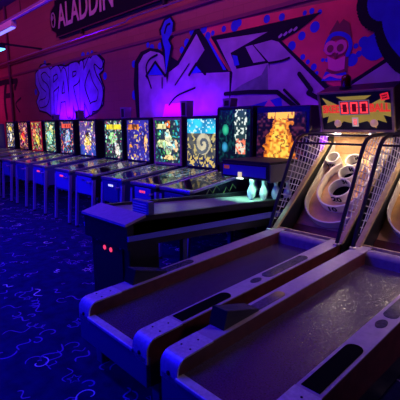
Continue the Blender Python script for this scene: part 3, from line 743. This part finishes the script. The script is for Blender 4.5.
machines = [
 # x, backbox half width, z of glass, art, cabinet colour, label
 (-12.2, .33, blob_art(1, (.02, .02, .06), [Y, O, WH, BL], 70, [EL(.5, .75, .3, .12, (1, .75, .05)), EL(.5, .45, .18, .2, WH)]), M_blued, 'farthest pinball machine, yellow and white backglass art, beside the blue cabinet'),
 (-11.2, .33, blob_art(2, (.04, .01, .05), [R_, O, PK, Y], 70, [EL(.6, .7, .15, .2, (1, .5, .2)), EL(.45, .45, .25, .25, R_)]), M_black, 'second farthest pinball machine, red and orange figure on dark backglass'),
 (-10.3, .33, blob_art(3, (.10, .01, .03), [R_, O, Y, G_, PK], 120, [EL(.3, .6, .2, .2, (.9, .2, .1)), EL(.6, .35, .2, .2, (.9, .7, .1))]), M_black, 'pinball machine with crowded red backglass and red glowing border'),
 (-9.46, .31, blob_art(4, (.03, .08, .06), [G_, Y, CY, WH, O], 90, [EL(.6, .75, .2, .16, (.9, .95, .4)), EL(.45, .45, .28, .25, (.35, .8, .5))]), M_blued, 'pinball machine with green and pale yellow backglass, fourth from the far end'),
 (-8.58, .36, blob_art(5, (.02, .02, .06), [BL, R_, O, CY], 70, [EL(.5, .5, .2, .28, (.4, .5, .75))], (.15, .85, .80, .93, (.9, .10, .06))), M_blue, 'pinball machine with red arched title over pale blue figure on its backglass'),
 (-7.63, .36, blob_art(6, lambda u, v: (.03, .06, .35) if v < .3 else (.08, .05, .22), [BL, PK, WH, Y, O], 45, [EL(.55, .55, .18, .16, WH), EL(.5, .35, .22, .2, (1, .7, .15)), EL(.5, .62, .1, .08, (.05, .03, .02))]), M_blue, 'pinball machine with white and gold character group on blue backglass'),
 (-6.62, .33, blob_art(7, (.02, .03, .03), [G_, WH, CY, PK, DK], 80, [EL(.45, .55, .25, .16, (.4, .8, .3)), EL(.7, .25, .14, .2, WH)], (.1, .95, .76, .90, (1, .80, .03))), M_blued, 'pinball machine with broad yellow title band over green and white backglass'),
 (-5.82, .36, blob_art(8, (.025, .02, .25), [BL, O, Y, (.1, .05, .3), (.05, .03, .4)], 90, [EL(.86, .42, .07, .26, (.9, .5, .25)), EL(.15, .35, .06, .05, O), EL(.4, .6, .07, .05, Y)], (.05, .55, .76, .90, (.85, .25, .04))), M_black, 'pinball machine with orange title and dots on deep blue backglass'),
 (-5.0, .355, blob_art(9, (.015, .03, .05), [CY, DK, G_, (.02, .1, .1)], 60, [EL(.52, .45, .16, .32, (.85, .80, .55)), EL(.28, .45, .22, .13, (.8, .85, .4)), EL(.5, .9, .12, .09, (1, .2, .03)), EL(.55, .12, .3, .06, (.85, .6, .25)), EL(.82, .4, .1, .16, (.8, .55, .3)), EL(.2, .75, .05, .04, CY), EL(.85, .68, .05, .04, CY)], (.05, .45, .80, .92, (.9, .85, .35))), M_blued, 'pinball machine with tan wood frame round a pale red haired figure'),
 (-4.22, .33, spiral, M_black, 'pinball machine with large pale spiral on cyan backglass'),
 (-3.58, .31, dark_green, M_black, 'pinball machine with mostly dark green backglass between spiral machine and puck bowler'),
]
def make_pinball(i, x, hw, fn, cm, label):
    r = random.Random(100 + i)
    t = thing('pinball_machine', (x, 3.0, 0), label, 'pinball machine', 'row of pinball machines along the mural wall')
    w = .275
    MB().prism([(0, .56), (0, .90), (1.0, 1.03), (1.36, 1.03), (1.36, .56)], -w, w).build('cabinet', cm, t)
    MB().box(-w - .008, w + .008, -.012, .07, .885, .93, .01, M=None).build('lockbar', M_steel, t, True)
    for sx in (-1, 1):
        MB().prism([(.06, .895), (.06, .925), (1.02, 1.055), (1.02, 1.025)], sx * (w - .014), sx * (w + .008)).build('side_rail', M_white if i == 10 else M_chrome, t)
    pal = [fn(r.random(), r.random()) for k in range(10)]
    P_ = blob_art(i + 40, (.03, .03, .05), [tuple(min(.9, .9 * q + .05) for q in c) for c in pal] + [WH, (.3, .3, .35), (.5, .35, .2)], 130)  # white and tan patches also imitate backglass streaks on the glass
    L = math.hypot(.93, .125)
    painted_grid('playfield', frame((0, .535, .9697), (1, 0, 0), (0, .93, .125)), 2 * w - .03, L, 26, 44, P_, M_pf, t)
    MB().face([(-w + .014, .07, .921), (w - .014, .07, .921), (w - .014, 1.0, 1.046), (-w + .014, 1.0, 1.046)]).build('glass_pane', M_glass, t)
    cdm = M_bright if i in (6, 7, 9) else M_blue if i in (1, 3, 5) else M_blued
    dw = .24 if i in (6, 7) else .18
    cd_ = MB().box(-dw, dw, -.014, 0, .59, .87, .006).build('coin_door', cdm, t)
    q = MB()
    for k in (-1, 0, 1): q.box(k * .045 - .014, k * .045 + .014, -.02, -.013, .80, .83)
    if i in (5, 6, 9): lm = M_redlit
    elif i == 8: lm = M_whlit
    else: lm = M_steel
    q.build('coin_slot', lm, cd_)
    if i == 10:
        q = MB()
        for k in range(5):
            for j in range(4): q.box(-.13 + k * .056, -.09 + k * .056, -.018, -.012, .62 + j * .045, .65 + j * .045)
        q.build('vent_grid', M_blue, cd_)
    q = MB().lathe([(.014, 0), (.014, -.05), (.022, -.055), (.022, -.07)], n=12, M=frame((.21, -.0, .80), (1, 0, 0), (0, 0, -1))); q.build('plunger', M_chrome, t, True)
    for sx in (-1, 1):
        for y, zt in ((.02, .84), (1.33, .80)):
            dy = -.06 if y < .5 else .05
            q = MB().prism([(y - .022 + dy, .03), (y - .025, zt), (y + .025, zt), (y + .015 + dy, .03)], sx * (w - .03), sx * (w + .012)).build('leg', M_leg, t)
            MB().lathe([(.03, 0), (.03, .015), (.012, .03)], (sx * (w - .015), y + dy, 0), 10).build('foot', M_blackm, q)
    zb = 1.03 if i < 10 else 1.12
    z1 = zb + .78 if i < 10 else 1.92
    MB().box(-w + .02, w - .02, 1.05, 1.36, 1.03, zb + .04).build('neck', M_black, t)
    bb = MB().box(-hw, hw, 1.06, 1.42, zb, z1, .006).build('backbox', M_black if i != 8 else M_blackm, t)
    fm = M_tan if i == 8 else (M_redfr if i == 2 else M_blackm)
    q = MB(); a, b, c, d = -hw + .006, hw - .006, zb + .02, z1 - .02; k = .034 if i == 8 else .024
    q.box(a, b, 1.045, 1.07, c, c + k); q.box(a, b, 1.045, 1.07, d - k, d); q.box(a, a + k, 1.045, 1.07, c + k, d - k); q.box(b - k, b, 1.045, 1.07, c + k, d - k)
    q.build('backglass_frame', fm, bb)
    painted_grid('backglass', frame((0, 1.055, (c + d) / 2), (1, 0, 0), (0, 0, 1)), b - a - 2 * k, d - c - 2 * k, 56, 60, fn, M_art if i not in (10,) else M_art, bb)
    if i == 10:      # lightning streaks on the visible side
        q = MB()
        for (y0, z0) in ((.35, .72), (.55, .85), (.75, .70), (.25, .86), (.6, .62)):
            p_ = [(w + .003, y0 + k * .06, z0 + (.05 if k % 2 else -.02) + k * .012) for k in range(5)]; q.tube(p_, .008, 4)
        q.build('lightning_decal', mat('lime_decal', (.45, .75, .10), .5), t)
    return t
M_bright = mat('bright_blue_door', (.13, .13, .45), .4)
M_pf = art_mat('playfield_art_and_reflection', .70)  # glow also stands in for the backglass reflected in the glass
M_leg = mat('painted_leg', (.40, .40, .55), .35, .3)
M_redlit = mat('red_lit_slot', (.4, .02, .05), .4, emit=(1, .05, .15), estr=1.0)
M_whlit = mat('pale_lit_slot', (.5, .5, .8), .4, emit=(.6, .6, 1), estr=1.2)
M_redfr = mat('red_frame', (.5, .03, .04), .4, emit=(1, .03, .05), estr=.25)
for i, a_ in enumerate(machines): make_pinball(i, *a_)
# small grey boxes standing on backboxes
M_top = mat('grey_box', (.20, .19, .24), .6)
for (px, py, nx, ht, lab) in ((56, 121, 'b', .14, 'small dark box on top of the pinball machine with green backglass'), (80, 121, 'b', .20, 'small dark box standing on pinball backbox with red arched title'), (126, 119, 'b', .20, 'small grey box on backbox between yellow titled and deep blue pinball machines'), (187, 118, 'b', .24, 'grey tapered box on backbox of spiral pinball machine'), (230, 108, 'b', .12, 'dark flat box on backbox of dark green pinball machine')):
    x, z = wp(px, py, 4.22)
    zt = 1.81 if px < 200 else 1.92
    t = thing('speaker_box', (x, 4.22, zt), lab, 'box', 'boxes on the backboxes')
    MB().prism([(-.06, 0), (.06, 0), (.08, ht), (-.08, ht)], -.07, .07, 'y').build('shell', M_top, t)
    MB().box(-.04, .04, -.075, -.069, .02, ht - .03).build('grille', M_blackm, t)

# blue cabinet at the left end
t = thing('arcade_cabinet', (-13.0, 3.3, 0), 'tall blue upright arcade cabinet at the left end of the pinball row', 'arcade cabinet')
MB().prism([(0, 0), (0, .95), (-.12, 1.0), (-.10, 1.06), (.18, 1.12), (.02, 1.62), (.06, 1.74), (.75, 1.74), (.75, 0)], -.33, .33).build('body', M_blue, t)
MB().face([(-.30, .172, 1.14), (.30, .172, 1.14), (.30, .022, 1.60), (-.30, .022, 1.60)]).build('screen', M_win, t)
MB().box(-.30, .30, -.09, .12, 1.07, 1.085).build('control_panel', M_blackm, t)

# ------------------------------------------------------------------ puck bowler
BX = -2.86
M_edge = mat('edge_strip_lit_blue', (.13, .14, .75), .4)  # blue light falling on the strip is put into its colour
t = thing('puck_bowler', (BX, 1.63, 0), 'dark puck bowling machine with white pins and golden flame backglass', 'bowling machine')
hw = .34
PZ = lambda y: .935 - .068 * (y - .175)       # the playfield inside
zt = lambda y: .955 - .052 * (y - .17)          # top of the sides, sinking towards the wall
MB().prism([(.0, .70), (.0, .895), (.17, PZ(.17) - .02), (2.42, PZ(2.42) - .02), (2.42, .55), (.35, .70)], -hw, hw).build('cabinet', M_black, t)
for sx in (-1, 1):
    MB().prism([(0.06, .80), (.06, .915), (.17, zt(.17)), (2.42, zt(2.42)), (2.42, .68)], sx * (hw - .035), sx * hw).build('side_wall', M_black, t)
    MB().prism([(.0, .775), (.0, .815), (2.42, .715), (2.42, .645)], sx * (hw - .02), sx * (hw + .012)).build('side_rail', M_edge, t)
MB().prism([(-.02, .895), (-.02, .915), (.175, zt(.17) + .012), (.175, zt(.17) - .01)], -hw - .01, hw + .01).build('apron', M_lam, t)
MB().prism([(.175, PZ(.175)), (2.45, PZ(2.45)), (2.45, PZ(2.45) - .015), (.175, PZ(.175) - .015)], -hw + .036, hw - .036).build('playfield', mat('bowler_playfield', (.28, .30, .26), .3, var=.15), t)
pe = MB().box(-.30, .30, .04, .34, .14, .76, .01).build('pedestal', M_black, t)
cd_ = MB().box(-.22, .22, .026, .042, .22, .72, .006).build('coin_door', M_blackm, t)
q = MB()
for u in (-.05, .05): q.lathe([(.02, 0), (.02, .006), (.012, .01)], n=12, M=frame((u, .026, .64), (1, 0, 0), (0, 0, 1)))
q.build('coin_button', M_redlit, cd_, True)
q = MB()
for u in (-.17, .2): q.lathe([(.012, 0), (.012, .006), (.006, .01)], n=10, M=frame((u, .026, .69), (1, 0, 0), (0, 0, 1)))
q.build('lock', M_steel, cd_, True)
for sx in (-1, 1):
    MB().box(sx * .25 - .03, sx * .25 + .03, .07, .13, 0, .15).build('leg', M_blackm, t)
    for y in (.62, 1.9):
        MB().box(sx * .29 - .025, sx * .29 + .025, y - .025, y + .025, 0, .74).build('leg', M_blued, t)
# pin hood, back cabinet and backbox
HY = 1.78
for sx in (-1, 1):
    MB().prism([(HY + .02, 1.06), (HY + .02, 1.25), (2.75, 1.25), (2.75, .30), (2.46, .30), (2.44, 1.06)], sx * (hw - .02), sx * (hw + .012)).build('hood_side', mat('grey_side', (.12, .11, .14), .5), t)
ho = MB().box(-hw, hw, HY, HY + .03, 1.08, 1.245, .006).build('hood', M_blackm, t)
MB().box(-hw + .03, hw - .03, HY - .006, HY, 1.105, 1.225).build('hood_face', mat('hood_blue', (.07, .06, .36), .4), ho)
MB().box(-hw + .05, -hw + .13, HY - .010, HY - .006, 1.175, 1.215).build('hood_label', mat('orange_label', (.6, .10, .03), .5, emit=(1, .15, .03), estr=.15), ho)
q = MB().box(-hw + .27, -hw + .32, HY - .02, HY - .006, 1.095, 1.15, .004).build('hood_lamp', mat('lamp_yellow', (.9, .7, .3), .4, emit=(1, .8, .35), estr=.7), ho)
MB().box(-hw + .26, -hw + .34, HY - .03, HY + .005, 1.07, 1.088, .004).build('lamp_lens', mat('lamp_white', (.9, .95, .85), .4, emit=(.85, 1, .8), estr=1.3), ho)
MB().box(-hw, hw, HY + .02, 2.75, 1.245, 1.275).build('hood_top', M_blackm, t)
MB().box(-hw + .02, hw - .02, 2.46, 2.75, .10, 1.24).build('back_cabinet', M_blackm, t)
bb = MB().box(-.365, .40, 2.46, 2.72, 1.20, 1.90, .006).build('backbox', M_black, t)
painted_grid('backglass', frame((.0, 2.455, 1.535), (1, 0, 0), (0, 0, 1)), .70, .58, 66, 56, fire, M_art, bb)
tag(t, t['label'], t['category'])
l = area('pin_lamp', (BX, 1.63 + HY + .16, 1.22), (BX, 1.63 + HY + .10, .8), .5, .1, (.35, 1.0, .72), 3.6, math.radians(85))
# pins
def make_pin():
    prof = [(.020, 0), (.030, .02), (.042, .06), (.044, .085), (.036, .125), (.022, .16), (.0185, .18), (.022, .205), (.024, .22), (.018, .245), (.006, .255)]
    return MB().lathe([(r_ * 1.12, z_ * 1.0) for r_, z_ in prof], n=18)
M_pin = mat('white_pin', (.85, .86, .84), .3)
spots = [(-.02 + .165 * (c_ - r_ / 2), 1.95 + .125 * r_) for r_ in range(4) for c_ in range(r_ + 1)]
pl_ = ['white bowling pin at the front point of the triangle of pins', 'white bowling pin in the two pin row, hidden behind the front pin', 'white bowling pin directly right of the front pin', 'white bowling pin at the left of the three pin row', 'white bowling pin at the middle of the three pin row', 'white bowling pin at the right of the three pin row, seen through net', 'white bowling pin at the left end of the rearmost row', 'white bowling pin second from left in the rearmost row', 'white bowling pin third from left in the rearmost row', 'white bowling pin at the right end of the rearmost row']
first = None
for (u, y), lab in zip(spots, pl_):
    if first is None: first = o_ = make_pin().build('bowling_pin', M_pin, None, True)
    else: o_ = first.copy(); C.objects.link(o_)
    o_.location = (BX + u, 1.63 + y, PZ(y) + .001)
    tag(o_, lab, 'bowling pin', 'pins in the puck bowler')
# small box on the rail of the bowler
by = .27
t = thing('score_card_box', (BX + .165, 1.63 + by, PZ(by) + .034), 'small pale box with rows of print on the puck bowler near its front', 'box')
MB().box(-.10, .13, -.03, .03, -.03, .085, .004).build('shell', M_blue, t)
q = MB()
for j in range(4):
    for k in range(9): q.box(-.088 + k * .022, -.072 + k * .022, -.034, -.029, -.012 + j * .022, -.002 + j * .022)
q.build('print', M_white, t)
